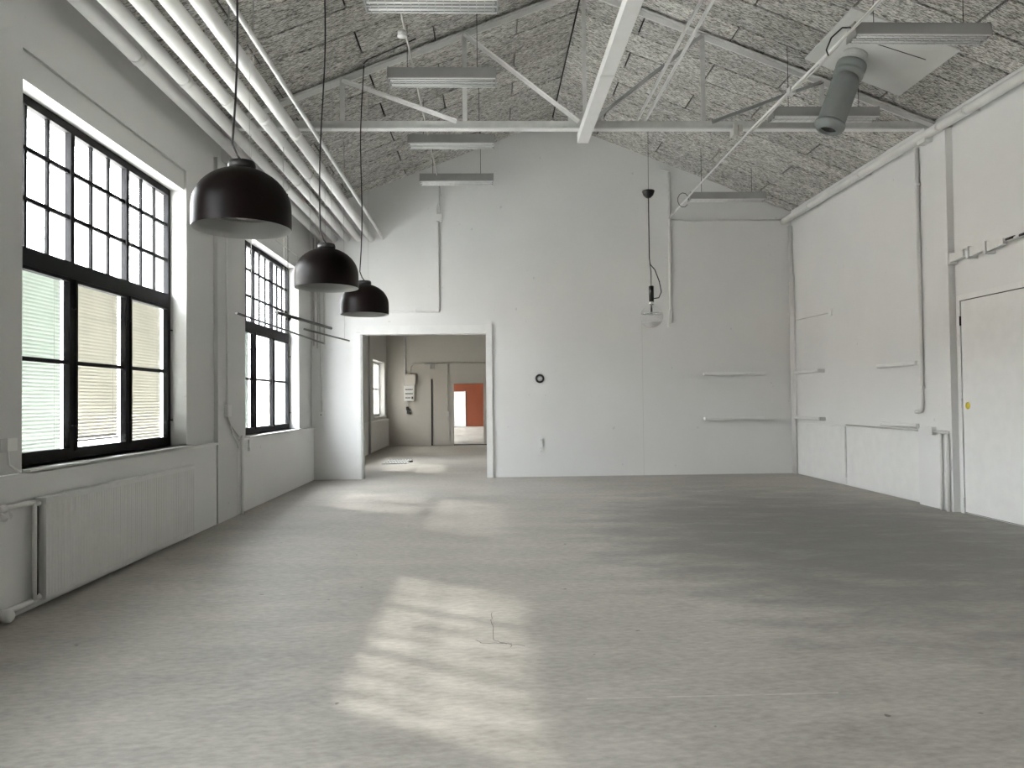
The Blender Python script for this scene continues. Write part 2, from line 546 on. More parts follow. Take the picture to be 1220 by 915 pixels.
d2 = empty('door_2', (-1.6, Y2, 0), 'flush off-white door beside the far doorway', 'door', kind='structure')
MB().box(-1.85, -1.30, Y2-0.025, Y2, 0.02, 2.22).build('door_leaf', 'wall2', d2)
MB().box(-1.92, -1.88, Y2-0.05, Y2, 0.0, 2.25).build('dark_stile', 'dark', d2)

# flush white door in the right wall
d1 = empty('door_1', (XR, 8.6, 0), 'tall flush white door in the bright side wall', 'door', kind='structure')
MB().box(XR-0.016, XR+0.01, 7.86, 9.34, 0.012, 2.715).build('door_gap', 'dark', d1)
leaf = MB().box(XR-0.03, XR, 7.88, 9.315, 0.02, 2.70).build('door_leaf', 'trim', d1, bevel=0.003)
MB().box(XR-0.032, XR, 9.335, 9.40, 0.0, 2.78).build('left_jamb', 'trim', d1)
MB().box(XR-0.032, XR, 7.80, 7.865, 0.0, 2.78).build('right_jamb', 'trim', d1)
MB().box(XR-0.032, XR, 7.865, 9.335, 2.712, 2.78).build('head_jamb', 'trim', d1)
for z in (2.45, 1.4, 0.14):
    MB().tube([(XR-0.035, 9.325, z-0.06), (XR-0.035, 9.325, z+0.06)], 0.012).build('hinge', 'steel' if z < 2 else 'blackp', d1)
st = MB().lathe([(0.0001, 0), (0.045, 0), (0.045, 0.003), (0.0001, 0.003)], (XR-0.03, 9.22, 1.37), 20, axis=(-1, 0, 0)).build('sticker', 'yellow', d1)
st['label'] = 'small round yellow sticker'
MB().tube([(XR-0.03, 8.0, 1.05), (XR-0.09, 8.0, 1.05), (XR-0.09, 8.12, 1.05)], 0.011).build('door_handle', 'chrome', d1)

# ------------------------------------------------------------------ windows
def big_window(name, y0, label, gm='glass'):
    """three bays, 9x3 small panes above the transom, three two-pane casements below; built at y0"""
    w = empty(name, (WX, y0, WZ[0]), label, 'window', kind='structure')
    y1 = y0+3.0
    x0, x1 = WX-0.055, WX
    z0, z1 = WZ
    B = lambda nm, a, b, c, d, xx0=x0, xx1=x1: MB().box(xx0, xx1, a, b, c, d).build(nm, 'black', w)
    B('frame_side', y0, y0+0.055, z0, z1); B('frame_side', y1-0.055, y1, z0, z1)
    B('frame_head', y0+0.055, y1-0.055, z1-0.075, z1)
    B('frame_foot', y0+0.055, y1-0.055, z0, z0+0.07)
    B('transom', y0+0.055, y1-0.055, 2.595, 2.735, x0, x1+0.02)
    m1, m2 = y0+1.0, y0+2.0
    for c in (m1, m2):
        B('mullion', c-0.035, c+0.035, z0+0.07, 2.595); B('mullion', c-0.03, c+0.03, 2.735, z1-0.075)
    bays = [(y0+0.055, m1-0.03), (m1+0.03, m2-0.03), (m2+0.03, y1-0.055)]
    rows = [2.735, 3.13, 3.53, z1-0.075]
    gx = WX-0.028
    for (a, b) in bays:
        st_ = (b-a)/3
        for zz in rows[1:3]:
            B('muntin', a, b, zz-0.018, zz+0.018, gx-0.013, gx+0.013)
        for k in (1, 2):
            B('muntin', a+k*st_-0.017, a+k*st_+0.017, rows[0], rows[3], gx-0.012, gx+0.012)
        for r in range(3):
            for k in range(3):
                MB().box(gx-0.002, gx+0.002, a+k*st_+0.011, a+(k+1)*st_-0.011, rows[r]+0.012, rows[r+1]-0.012).build('pane', gm, w)
        # casement below
        B('sash_stile', a, a+0.035, z0+0.07, 2.595, x0+0.01, x1+0.012); B('sash_stile', b-0.035, b, z0+0.07, 2.595, x0+0.01, x1+0.012)
        B('sash_rail', a+0.035, b-0.035, z0+0.07, z0+0.10, x0+0.01, x1+0.012); B('sash_rail', a+0.035, b-0.035, 2.565, 2.595, x0+0.01, x1+0.012)
        B('glazing_bar', a+0.035, b-0.035, 1.85, 1.885, gx-0.015, gx+0.02)
        MB().box(gx-0.002, gx+0.002, a+0.035, b-0.035, z0+0.10, 1.85).build('pane', gm, w)
        MB().box(gx-0.002, gx+0.002, a+0.035, b-0.035, 1.885, 2.565).build('pane', gm, w)
        for zz in (1.32, 2.33):
            MB().tube([(x1+0.01, b-0.01, zz), (x1+0.05, b-0.01, zz), (x1+0.05, b-0.05, zz)], 0.007, 6).build('catch', 'black', w)
    return w
w1 = big_window('window_1', WIN_MAIN[1][0], 'tall black steel window with venetian blinds above the ribbed radiator')
w2 = big_window('window_2', WIN_MAIN[2][0], 'tall black steel window behind the hanging rods next to the doorway wall', 'partdimglass')
w3 = copy_tree(w1); w3.name = 'window_3'; w3.location.y = WIN_MAIN[0][0]; w3['label'] = 'tall black steel window at the middle of the hall'

def small_window(name, y0, y1, label, gm='dimglass'):
    w = empty(name, (WX, y0, WZ2[0]), label, 'window', kind='structure')
    x0, x1 = WX-0.08, WX
    z0, z1 = WZ2
    B = lambda nm, a, b, c, d: MB().box(x0, x1, a, b, c, d).build(nm, 'trim', w)
    B('frame_side', y0, y0+0.07, z0, z1); B('frame_side', y1-0.07, y1, z0, z1)
    B('frame_head', y0+0.07, y1-0.07, z1-0.07, z1); B('frame_foot', y0+0.07, y1-0.07, z0, z0+0.07)
    n = 3
    st_ = (y1-y0)/n
    zc = (z0+z1)/2
    for k in range(1, n):
        MB().box(x0, x1, y0+k*st_-0.03, y0+k*st_+0.03, z0+0.07, z1-0.07).build('mullion', 'steel', w)
    for k in range(n):
        a, b = y0+k*st_+(0.07 if k == 0 else 0.03), y0+(k+1)*st_-(0.07 if k == n-1 else 0.03)
        MB().box(x0+0.02, x1-0.02, a, b, zc-0.025, zc+0.025).build('glazing_bar', 'steel', w)
        for (c, d) in ((z0+0.07, zc-0.025), (zc+0.025, z1-0.07)):
            MB().box(WX-0.042, WX-0.038, a, b, c, d).build('pane', gm, w)
    return w
n = 4
for (a, b) in WIN_2:
    small_window('window_%d' % n, a, b, 'white framed window %s' % ('above the far radiator in the second room' if a > 22 else 'in the second room nearer the gable wall'), 'dimglass' if a > 22 else 'glass'); n += 1
for i, (a, b) in enumerate(WIN_3):
    small_window('window_%d' % n, a, b, 'white framed window in the farthest room, %s from its orange wall' % ('third', 'second', 'first')[i], 'glass'); n += 1

# light portals in the openings: they emit nothing, they only guide the sky sampling
for (a, b), (z0, z1) in [(w_, WZ) for w_ in WIN_MAIN] + [(w_, WZ2) for w_ in WIN_2+WIN_3]:
    ld = bpy.data.lights.new('sky_portal', 'AREA')
    ld.shape = 'RECTANGLE'
    ld.size = z1-z0; ld.size_y = b-a
    ld.cycles.is_portal = True
    lo = bpy.data.objects.new('sky_portal', ld)
    col.objects.link(lo)
    lo.location = (XL-0.44, (a+b)/2, (z0+z1)/2)
    lo.rotation_euler = (0, -math.pi/2, 0)

# ------------------------------------------------------------------ venetian blinds behind the lower casements
slat_meshes = {}
def blind(y0, y1, zb, tilt, mat, label):
    bl = empty('venetian_blind', (WX-0.085, (y0+y1)/2, zb), label, 'blind', 'venetian blinds in the black windows')
    X0 = WX-0.085
    MB().box(X0-0.015, X0+0.015, y0, y1, 2.59, 2.625).build('head_rail', 'trim', bl)
    MB().box(X0-0.012, X0+0.012, y0, y1, zb-0.02, zb).build('bottom_rail', 'trim', bl)
    key = (round(y1-y0, 3), tilt, mat)
    if key not in slat_meshes:
        c, s = math.cos(tilt), math.sin(tilt)
        h = (y1-y0)/2
        mb_ = MB()
        p = lambda u, v, t: (u*c - t*s, v, u*s + t*c)
        pts = [p(-0.0165, -h, 0), p(0, -h, 0.003), p(0.0165, -h, 0), p(0.0165, -h, 0.0008), p(0, -h, 0.0038), p(-0.0165, -h, 0.0008)]
        mb_.prism(pts, (0, 2*h, 0))
        me = bpy.data.meshes.new('slat')
        bmesh.ops.recalc_face_normals(mb_.bm, faces=mb_.bm.faces)
        mb_.bm.to_mesh(me); mb_.bm.free()
        me.materials.append(M[mat])
        slat_meshes[key] = me
    z = zb+0.02
    while z < 2.58:
        ob = bpy.data.objects.new('slat', slat_meshes[key])
        col.objects.link(ob)
        ob.parent = bl
        ob.location = (0, 0, z-zb)
        z += 0.031
    for yc in (y0+0.12, y1-0.12):
        MB().tube([(X0+0.014, yc, zb), (X0+0.014, yc, 2.59)], 0.0015, 5).build('ladder_cord', 'wire', bl)
    return bl
Y0 = WIN_MAIN[1][0]
blind(Y0+0.06, Y0+0.97, 1.10, 1.27, 'slat', 'venetian blind toned pale green as if lit, fully lowered in the casement farthest from the pilaster with the conduits')
blind(Y0+1.04, Y0+1.96, 1.19, 1.2, 'slat2', 'venetian blind toned greyish for shade in the middle casement, stopping short of the sill')
blind(Y0+2.04, Y0+2.94, 1.10, 1.2, 'slat2', 'venetian blind toned greyish for shade, lowered to the sill, in the casement nearest the conduit pilaster')
Y0 = WIN_MAIN[2][0]
blind(Y0+0.06, Y0+0.97, 1.10, 1.27, 'slat', 'venetian blind toned pale green as if lit, in the window behind the hanging rods')
Y0 = WIN_MAIN[0][0]
for k, lab in ((1, 'second'), (2, 'third')):  # unseen blinds, added to hold back daylight from the near floor
    blind(Y0+0.06+0.99*k, Y0+0.95+0.99*k, 1.10, 1.2, 'slat2', 'unseen blind added to cut daylight, %s casement of the window at the middle of the hall' % lab)

# ------------------------------------------------------------------ roof trusses
def truss(yt, label):
    t = empty('roof_truss', (XM, yt, 5.08), label, 'truss', 'steel roof trusses')
    MB().box(XL, XR, yt-0.008, yt+0.008, 5.10, 5.20).build('bottom_chord', 'steel', t)
    MB().box(XL, XR, yt-0.05, yt+0.05, 5.08, 5.10).build('bottom_flange', 'trim', t)
    zr = lambda x: ZA - abs(x-XM)*math.tan(TH)
    for s in (-1, 1):
        xe = XM+s*(XR-XM-0.02)
        P = [(XM, zr(XM)-0.03), (xe, zr(xe)-0.03)]
        mb_ = MB()
        mb_.prism([(P[0][0], yt-0.06, P[0][1]), (P[1][0], yt-0.06, P[1][1]), (P[1][0], yt-0.06, P[1][1]-0.014), (P[0][0], yt-0.06, P[0][1]-0.014)], (0, 0.12, 0))
        mb_.build('top_flange', 'steel', t)
        mb_ = MB()
        mb_.prism([(P[0][0], yt-0.01, P[0][1]-0.014), (P[1][0], yt-0.01, P[1][1]-0.014), (P[1][0], yt-0.01, P[1][1]-0.075), (P[0][0], yt-0.01, P[0][1]-0.085)], (0, 0.02, 0))
        mb_.build('top_chord', 'trim', t)
        for off in (1.59, 3.2):
            x = XM+s*off
            MB().box(x-0.03, x+0.03, yt-0.02, yt-0.008, 5.19, zr(x)-0.04).build('post', 'steel', t)
            xi = XM+s*(off-1.5)
            za, zb_ = zr(x)-0.07, 5.18
            d = Vector((xi-x, 0, zb_-za)).normalized()
            nrm = Vector((-d.z, 0, d.x))*0.024
            a, b = Vector((x, yt-0.03, za)), Vector((xi, yt-0.03, zb_))
            mb_ = MB().prism([a+nrm, b+nrm, b-nrm, a-nrm], (0, 0.01, 0))
            mb_.prism([a+nrm, b+nrm, b+nrm*0.7, a+nrm*0.7], (0, -0.04, 0))
            mb_.build('diagonal', 'trim' if s < 0 else 'fixture', t)
    MB().box(XM-0.025, XM+0.025, yt-0.035, yt-0.008, 5.19, ZA-0.05).build('post', 'steel', t)
    MB().box(XM-0.22, XM+0.22, yt-0.02, yt+0.02, 5.085, 5.28).build('gusset_plate', 'steel', t)
    for s in (-1, 1):
        x = XM+s*(XR-XM-0.10)
        MB().box(x-0.10, x+0.10, yt-0.09, yt+0.09, 4.90 if s > 0 else 4.62, 5.085).build('bearing_block', 'trim', t)
    return t
truss(9.82, 'light grey steel roof truss spanning the hall under the wood-wool ceiling')
truss(4.76, 'light grey steel roof truss over the middle of the hall, nearer the front gable')

# long cable tray and the two track rods
g = empty('cable_tray', (1.31, 2.0, 4.955), 'broad white box-shaped cable tray running lengthwise under the truss', 'cable tray')
MB().box(1.243, 1.388, YF, 9.97, 4.958, 4.972).build('tray_bottom', 'trim', g)
MB().box(1.243, 1.257, YF, 9.97, 4.972, 5.08).build('tray_side', 'trim', g)
MB().box(1.374, 1.388, YF, 9.97, 4.972, 5.08).build('tray_side', 'trim', g)
for yv in (7.9, 5.9, 3.9):
    MB().box(1.238, 1.393, yv-0.03, yv+0.03, 4.952, 4.96).build('tray_joint', 'pipe', g)
for i, x in enumerate((2.03, 2.14)):
    tg = empty('light_track', (x, 2.0, 5.2), ('thin white ceiling rail beside the broad cable tray' if i == 0 else 'thin white ceiling rail on the side towards the exhaust duct'), 'rail', 'thin lengthwise ceiling rails')
    MB().box(x-0.013, x+0.013, YF, 9.86, 5.202, 5.235).build('rail', 'trim', tg)
    if i == 0:
        for yv in (8.2, 5.5, 2.5):
            MB().box(x-0.02, x+0.092, yv-0.012, yv+0.012, 5.235, 5.243).build('cross_clip', 'trim', tg)

# ------------------------------------------------------------------ big white pipes along the window wall
px = [-3.19, -2.96, -2.72, -2.49, -2.255]
words = ['closest to the window wall', 'second from the window wall', 'third from the window wall', 'fourth from the window wall', 'beside the thin conduit']
for i, x in enumerate(px):
    z = 4.69
    p = empty('white_pipe', (x, D, z), 'thick white pipe running lengthwise under the ceiling, ' + words[i], 'pipe', 'thick white pipes along the window wall')
    MB().tube([(x, YF+0.01, z), (x, D, z)], 0.066, 20).build('tube', 'pipe', p)
    for yv in [v for v in (3.0+i*0.35, 6.9+0.5*i, 11.4-0.3*i)]:
        MB().tube([(x, yv-0.05, z), (x, yv+0.05, z)], 0.0705, 20).build('coupling', 'pipe', p)
    for yv in (7.3, 11.9):
        zr = ZE+(x-XL)*math.tan(TH)
        MB().tube([(x, yv, z+0.06), (x, yv, zr+0.01)], 0.006, 6).build('hanger', 'wire', p)
one('thin_conduit', MB().tube([(-2.02, YF+0.01, 4.70), (-2.02, D, 4.70)], 0.024, 12), 'trim', 'thin bright white conduit running beside the row of thick pipes', 'pipe')
# eaves pipe on the right
p = empty('eaves_pipe', (XR-0.10, D, 4.98), 'white pipe along the top of the bright side wall', 'pipe')
MB().tube([(XR-0.16, YF+0.01, 5.0), (XR-0.16, D-0.35, 5.0), (XR-0.16, D-0.02, 5.0)], 0.062, 18).build('tube', 'pipe', p)
for yv in (8.9, 9.45, 11.5, 13.4):
    MB().tube([(XR-0.16, yv-0.02, 5.0), (XR-0.16, yv+0.02, 5.0)], 0.067, 18).build('clamp', 'pipe', p)
    MB().box(XR-0.16, XR, yv-0.01, yv+0.01, 4.99, 5.01).build('wall_bracket', 'steel', p)

# ------------------------------------------------------------------ pendant lamps
def pendant(y, label, bend):
    x = -1.581
    zr = 2.628
    q = 1.115
    zc = ZE+(x-XL)*math.tan(TH)
    L = empty('pendant_lamp', (x, y, zr), label, 'pendant lamp', 'dark dome pendant lamps in a row')
    R = 0.309
    prof = []
    for k in range(13):
        a = k/12*math.radians(83)
        prof.append((max(R*math.cos(a), 0.055), q*(0.12 + 0.235*math.sin(a))))
    outer = [(R, 0.0), (R*1.004, 0.04*q)] + prof
    inner_ = [(r*0.985, h*0.985+0.002) for (r, h) in outer]
    V = lambda pr_: [(r*q if r > 0.001 else r, h*q) for r, h in pr_]
    MB().lathe(outer + V([(0.05, 0.352), (0.0001, 0.352)]), (x, y, zr), 64).build('shade', 'shade', L)
    rf_ = MB().lathe([(R, 0.0), (R*0.985, 0.002)] + inner_[1:] + [(0.0001, 0.342*q)], (x, y, zr), 64).build('inner_reflector', 'reflector', L)
    MB().lathe([(R*0.74, 0.10), (R*0.76, 0.10), (R*0.76, 0.112), (R*0.74, 0.112), (R*0.74, 0.10)], (x, y, zr), 48).build('inner_ring', 'chrome', L)
    MB().lathe(V([(0.0001, 0.06), (0.035, 0.065), (0.055, 0.10), (0.05, 0.15), (0.025, 0.20), (0.022, 0.30), (0.0001, 0.30)]), (x, y, zr), 24).build('bulb', 'inner', L)
    MB().lathe(V([(0.0001, 0.345), (0.075, 0.345), (0.078, 0.37), (0.072, 0.392), (0.0001, 0.394)]), (x, y, zr), 28).build('cap', 'blackp', L)
    pts = [(x+0.01, y, zr+0.43), (x-0.03, y, zr+0.48), (x-0.06, y, zr+0.56)]
    H_ = zc-(zr+0.56)
    for k in range(1, 11):
        t = k/10
        pts.append((x-0.06*(1-t)+bend*0.018*math.sin(7*t), y+0.006*math.sin(9*t), zr+0.56+H_*t))
    MB().tube(pts, 0.0072, 8).build('cable', 'bwire', L)
    MB().lathe([(0.0001, -0.03), (0.012, -0.028), (0.02, 0.0), (0.0001, 0.0)], (x, y, zc), 16).build('ceiling_hook', 'steel', L)
    MB().tube([(x+0.05, y, zr+0.43), (x+0.05, y, zc)], 0.0018, 5).build('steel_wire', 'wire', L)
    return L
pendant(4.872, 'dark dome pendant lamp hanging in front of the blind-covered window', 1)
pendant(7.415, 'dark dome pendant lamp in the middle of the row of three', -1)
pendant(9.70, 'dark dome pendant lamp at the end of the row towards the doorway', 1)
zl_ = lambda x: ZE+(x-XL)*math.tan(TH)-0.012
one('ceiling_cable', MB().tube([(x_, y_, zl_(x_)) for x_, y_ in ((-1.575, 9.69), (-1.5, 9.62), (-1.25, 9.60), (-1.04, 9.58), (-0.88, 9.55))], 0.008, 6), 'bwire', 'thin black cable clipped along the ceiling from the end pendant lamp', 'cable')

# clear globe pendant
gx_, gy_ = 2.20, 9.90
gp = empty('globe_pendant', (gx_, gy_, 2.47), 'clear glass globe bulb pendant with black holder hanging from the truss', 'pendant lamp')
sy = 0.98
zc = 2.60
MB().lathe([(0.152*math.sin(a), -0.152*math.cos(a)) for a in [math.pi*k/24 for k in range(0, 23)]] + [(0.035, 0.16)], (gx_, gy_, zc), 40).build('globe', 'globe', gp)
MB().lathe([(0.0001, -0.148)]+[(0.149*math.sin(a), -0.149*math.cos(a)) for a in [math.pi*k/24 for k in range(1, 9)]]+[(0.0001, -0.07)], (gx_, gy_, zc), 32).build('frosted_base', 'inner', gp)
MB().lathe([(0.135, 0.035), (0.14, 0.03), (0.14, 0.045), (0.135, 0.045), (0.135, 0.035)], (gx_, gy_, zc), 32).build('filament_ring', 'chrome', gp)
MB().tube([(gx_, gy_, zc+0.04), (gx_, gy_, zc+0.17)], [0.016, 0.008], 10).build('lamp_stem', 'blackp', gp)
MB().lathe([(0.0001, 0.155), (0.036, 0.155), (0.036, 0.20), (0.0001, 0.20)], (gx_, gy_, zc), 20).build('ferrule', 'chrome', gp)
MB().lathe([(0.0001, 0.20), (0.033, 0.20), (0.034, 0.40), (0.026, 0.41), (0.0001, 0.41)], (gx_, gy_, zc), 24).build('holder', 'blackp', gp)
loop = [(gx_+0.03, gy_, zc+0.24), (gx_+0.10, gy_, zc+0.25), (gx_+0.135, gy_, zc+0.33), (gx_+0.11, gy_, zc+0.47), (gx_+0.05, gy_, zc+0.63), (gx_-0.01, gy_, zc+0.70), (gx_-0.02, gy_, zc+0.78), (gx_-0.02, gy_, 4.20)]
MB().tube(loop, 0.007, 8).build('cable', 'bwire', gp)
MB().tube([(gx_, gy_, zc+0.41), (gx_, gy_, zc+0.60), (gx_-0.015, gy_, zc+0.72)], 0.006, 6).build('support_wire', 'bwire', gp)
MB().lathe([(0.0001, 4.20), (0.03, 4.195), (0.065, 4.23), (0.082, 4.275), (0.082, 4.29), (0.0001, 4.29)], (gx_-0.02, gy_, 0), 28).build('canopy_cup', 'blackp', gp)
MB().tube([(gx_-0.02, gy_, 4.29), (gx_-0.02, gy_-0.03, 5.09)], 0.003, 6).build('suspension_wire', 'bwire', gp)

# ------------------------------------------------------------------ fluorescent fixtures
def fixture(x0, x1, y, z, w, h, label, group, zroof):
    f = empty('fluorescent_fixture', ((x0+x1)/2, y, z), label, 'ceiling light', group)
    # sloping-sided housing, open below
    tw = w*0.36
    sec = [(y-tw/1, z+h), (y+tw/1, z+h), (y+w/2, z+0.012), (y+w/2, z), (y-w/2, z), (y-w/2, z+0.012)]
    MB().prism([(x0, a, b) for a, b in sec], (x1-x0, 0, 0)).build('housing', 'fixture', f)
    MB().box(x0+0.004, x1-0.004, y-w/2+0.012, y+w/2-0.012, z-0.003, z-0.0005).build('reflector', 'duct', f)
    for xe in (x0-0.012, x1):
        sec2 = [(y-tw-0.006, z+h+0.006), (y+tw+0.006, z+h+0.006), (y+w/2+0.006, z-0.012), (y-w/2-0.006, z-0.012)]
        MB().prism([(xe, a, b) for a, b in sec2], (0.012, 0, 0)).build('end_cap', 'fixture', f)
    for yy_ in (y-w/2, y+w/2-0.012, y-0.006):
        MB().box(x0, x1, yy_, yy_+0.012, z-0.012, z).build('louvre_rail', 'trim', f)
    nb = 16
    for k in range(nb):
        xx = x0+(k+0.5)*(x1-x0)/nb
        MB().box(xx-0.004, xx+0.004, y-w/2+0.012, y+w/2-0.012, z-0.012, z-0.002).build('louvre_blade', 'louvre', f)
    for yy_ in (y-w/4, y+w/4):
        MB().tube([(x0+0.02, yy_, z-0.004), (x1-0.02, yy_, z-0.004)], 0.013, 10).build('tube', 'inner', f)
    for xe in (x0+0.22, x1-0.22):
        MB().tube([(xe, y, z+h), (xe, y, zroof(xe)-0.0)], 0.004, 6).build('suspension_wire', 'bwire', f)
    return f
zrL = lambda x: ZA-abs(x-XM)*math.tan(TH)
lf = [(7.36, 'grey fluorescent fixture hanging beside the round junction box, farthest from the gable wall'), (9.15, 'grey fluorescent fixture hanging just in front of the truss on the window side'), (11.44, 'grey fluorescent fixture hanging just behind the truss bottom chord'), (13.42, 'grey fluorescent fixture hanging close to the gable wall on the window side')]
for y, lab in lf:
    fixture(-1.17, 0.13, y, 5.43, 0.26, 0.145, lab, 'fluorescent fixtures on the window side', zrL)
rf = [(7.30, 'grey louvred fluorescent fixture hanging below the white ceiling hatch'), (9.43, 'grey louvred fluorescent fixture between the exhaust duct and the truss'), (13.35, 'grey fluorescent fixture close to the gable wall near the bright side wall')]
for y, lab in rf:
    fixture(3.69, 5.05, y, 5.09, 0.20, 0.13, lab, 'fluorescent fixtures towards the side wall', zrL)

# ------------------------------------------------------------------ ceiling hatch and exhaust duct
nin = Vector((-math.sin(TH), 0, -math.cos(TH)))       # out of the right slope into the room
def on_r(x, y, off=0.0):
    return Vector((x, y, zrL(x))) + nin*off
h = empty('ceiling_hatch', on_r(4.8, 8.9), 'white rectangular board on the sloping ceiling around the exhaust duct', 'ceiling panel')
pts = [on_r(4.18, 8.25, 0.002), on_r(5.43, 8.25, 0.002), on_r(5.43, 9.52, 0.002), on_r(4.18, 9.52, 0.002)]
MB().prism(pts, nin*0.022).build('board', 'board', h, bevel=0.004)
pts = [on_r(4.5, 8.70, 0.0241), on_r(5.25, 8.62, 0.0241), on_r(5.25, 8.635, 0.0241), on_r(4.5, 8.715, 0.0241)]
MB().prism(pts, nin*0.001).build('board_crack', 'dark', h)
dct = empty('exhaust_duct', on_r(4.61, 9.03, 0.024), 'dark grey cylindrical exhaust duct hanging from the ceiling hatch', 'duct')
o_ = on_r(4.61, 9.03, 0.024)
def dl(name, prof, mat):
    MB().lathe(prof, o_, 40, axis=nin).build(name, mat, dct)
dl('roof_collar', [(0.0001, 0.0), (0.15, 0.0), (0.15, 0.04), (0.12, 0.05), (0.12, 0.14), (0.0001, 0.14)], 'steel')
dl('flange_ring', [(0.12, 0.13), (0.175, 0.13), (0.18, 0.15), (0.18, 0.20), (0.165, 0.21), (0.165, 0.235), (0.178, 0.245), (0.178, 0.285), (0.14, 0.30), (0.10, 0.30)], 'duct')
dl('body', [(0.13, 0.29), (0.135, 0.33), (0.162, 0.36), (0.165, 0.38), (0.165, 0.90), (0.16, 0.93), (0.14, 0.93)], 'duct')
dl('mouth_ring', [(0.16, 0.92), (0.182, 0.925), (0.182, 0.965), (0.15, 0.975), (0.15, 1.01), (0.118, 1.015), (0.105, 1.03), (0.098, 1.02), (0.098, 0.94), (0.0001, 0.93)], 'duct')
dl('mouth_void', [(0.097, 0.99), (0.097, 0.945), (0.0001, 0.943)], 'dark')

# conduits linking the fixtures
cz = 5.56
one('ceiling_conduit', MB().tube([(-0.87, 6.0, 5.62), (-0.87, 9.0, 5.57), (-0.87, 11.4, 5.56), (-0.87, D-0.03, 5.54)], 0.013, 8), 'wire', 'pale conduit linking the window-side fluorescent fixtures', 'conduit')
jb = empty('junction_box', (-0.90, 8.15, 5.55), 'round white junction box on the window-side ceiling conduit', 'junction box')
MB().lathe([(0.0001, 0), (0.05, 0), (0.05, 0.05), (0.0001, 0.05)], (-0.90, 8.15, 5.51), 20).build('body', 'trim', jb)
MB().lathe([(0.0001, 0), (0.054, 0), (0.054, 0.012), (0.0001, 0.012)], (-0.90, 8.15, 5.503), 20).build('lid', 'pipe', jb)
one('ceiling_conduit', MB().tube([(3.60, 1.0, 5.09), (3.60, 4.6, 5.09), (3.60, 6.6, 5.085), (3.56, 8.4, 5.075), (3.51, 9.7, 5.045), (3.54, 11.7, 5.05), (3.62, D-0.04, 5.07)], 0.014, 8), 'trim', 'long white conduit passing beside the exhaust duct and under the truss', 'conduit')
one('ceiling_conduit', MB().tube([(3.56, 4.8, 5.10), (3.565, 7.0, 5.065), (3.60, 7.9, 5.05), (3.535, 8.6, 5.035), (3.57, 9.2, 5.05), (3.525, 9.72, 5.02)], 0.012, 8), 'wire', 'pale cable twisted along the white conduit beside the exhaust duct', 'cable')
one('cable_clamp', MB().box(3.53, 3.60, 8.46, 8.56, 5.025, 5.10), 'steel', 'small grey clamp on the conduit beside the exhaust duct', 'clamp')
one('junction_box', MB().box(3.30, 3.36, 9.75, 9.90, 5.0, 5.16).box(3.37, 3.42, 9.74, 9.80, 5.04, 5.13), 'wire', 'pale cable connector on the truss bottom chord', 'junction box')
one('cable_loop', MB().tube([(3.66+0.10*math.cos(a)-0.1, 13.3, 5.08+0.13*math.sin(a)) for a in [k/10*5.6 for k in range(11)]], 0.006, 6), 'bwire', 'thin dark cable loop at the end of the fixture by the gable wall', 'cable')
one('cable_loop', MB().tube([(3.682, 7.3, 5.20), (3.60, 7.32, 5.21), (3.50, 7.35, 5.12), (3.47, 7.4, 5.02), (3.50, 7.42, 4.97)], 0.008, 6), 'bwire', 'dark curved cable at the fixture below the ceiling hatch', 'cable')

# back wall services
def conduit(pts, r, label, name='wall_conduit', mat='pipe', cat='conduit'):
    return one(name, MB().tube(pts, r, 8), mat, label, cat)
YB = D-0.02
conduit([(3.63, YB, 5.98), (3.62, YB, 2.99)], 0.03, 'white vertical conduit on the gable wall beside the globe pendant')
one('wall_socket', MB().box(3.57, 3.66, D-0.04, D, 2.91, 3.01), 'trim', 'small white outlet at the foot of the gable wall conduit', 'outlet')
conduit([(3.66, YB, 5.04), (4.1, YB, 5.015), (5.92, YB, 5.03)], 0.016, 'white horizontal conduit high on the gable wall')
conduit([(3.46, YB, 6.03), (3.64, YB, 6.02)], 0.016, 'short white conduit stub under the gable ceiling edge')
conduit([(-0.92, YB, 5.60), (-0.92, YB, 5.18)], 0.012, 'thin drop cable below the fixture at the gable wall')
one('junction_box', MB().box(-0.975, -0.865, D-0.05, D, 5.02, 5.16).tube([(-0.96, D-0.03, 5.16), (-0.99, D-0.05, 5.27), (-0.94, D-0.03, 5.36)], 0.008, 6), 'pipe', 'small white junction box with curled cable on the gable wall', 'junction box')
conduit([(-0.93, YB, 5.02), (-0.94, YB, 3.24), (-1.40, YB, 3.245), (-1.95, YB, 3.25)], 0.013, 'thin white conduit turning towards the doorway on the gable wall')
one('wall_bracket', MB().box(-1.43, -1.38, D-0.04, D, 3.22, 3.31), 'trim', 'tiny white clip on the thin conduit above the doorway', 'clip')
conduit([(6.03, YB-0.03, 4.9), (6.03, YB-0.03, 0.0)], 0.045, 'white pipe standing in the corner by the side wall', 'corner_pipe', cat='pipe')
conduit([(XR-0.05, 14.47, 3.9), (XR-0.05, 14.47, 0.0)], 0.028, 'slim white pipe beside the corner pipe', 'corner_pipe', cat='pipe')

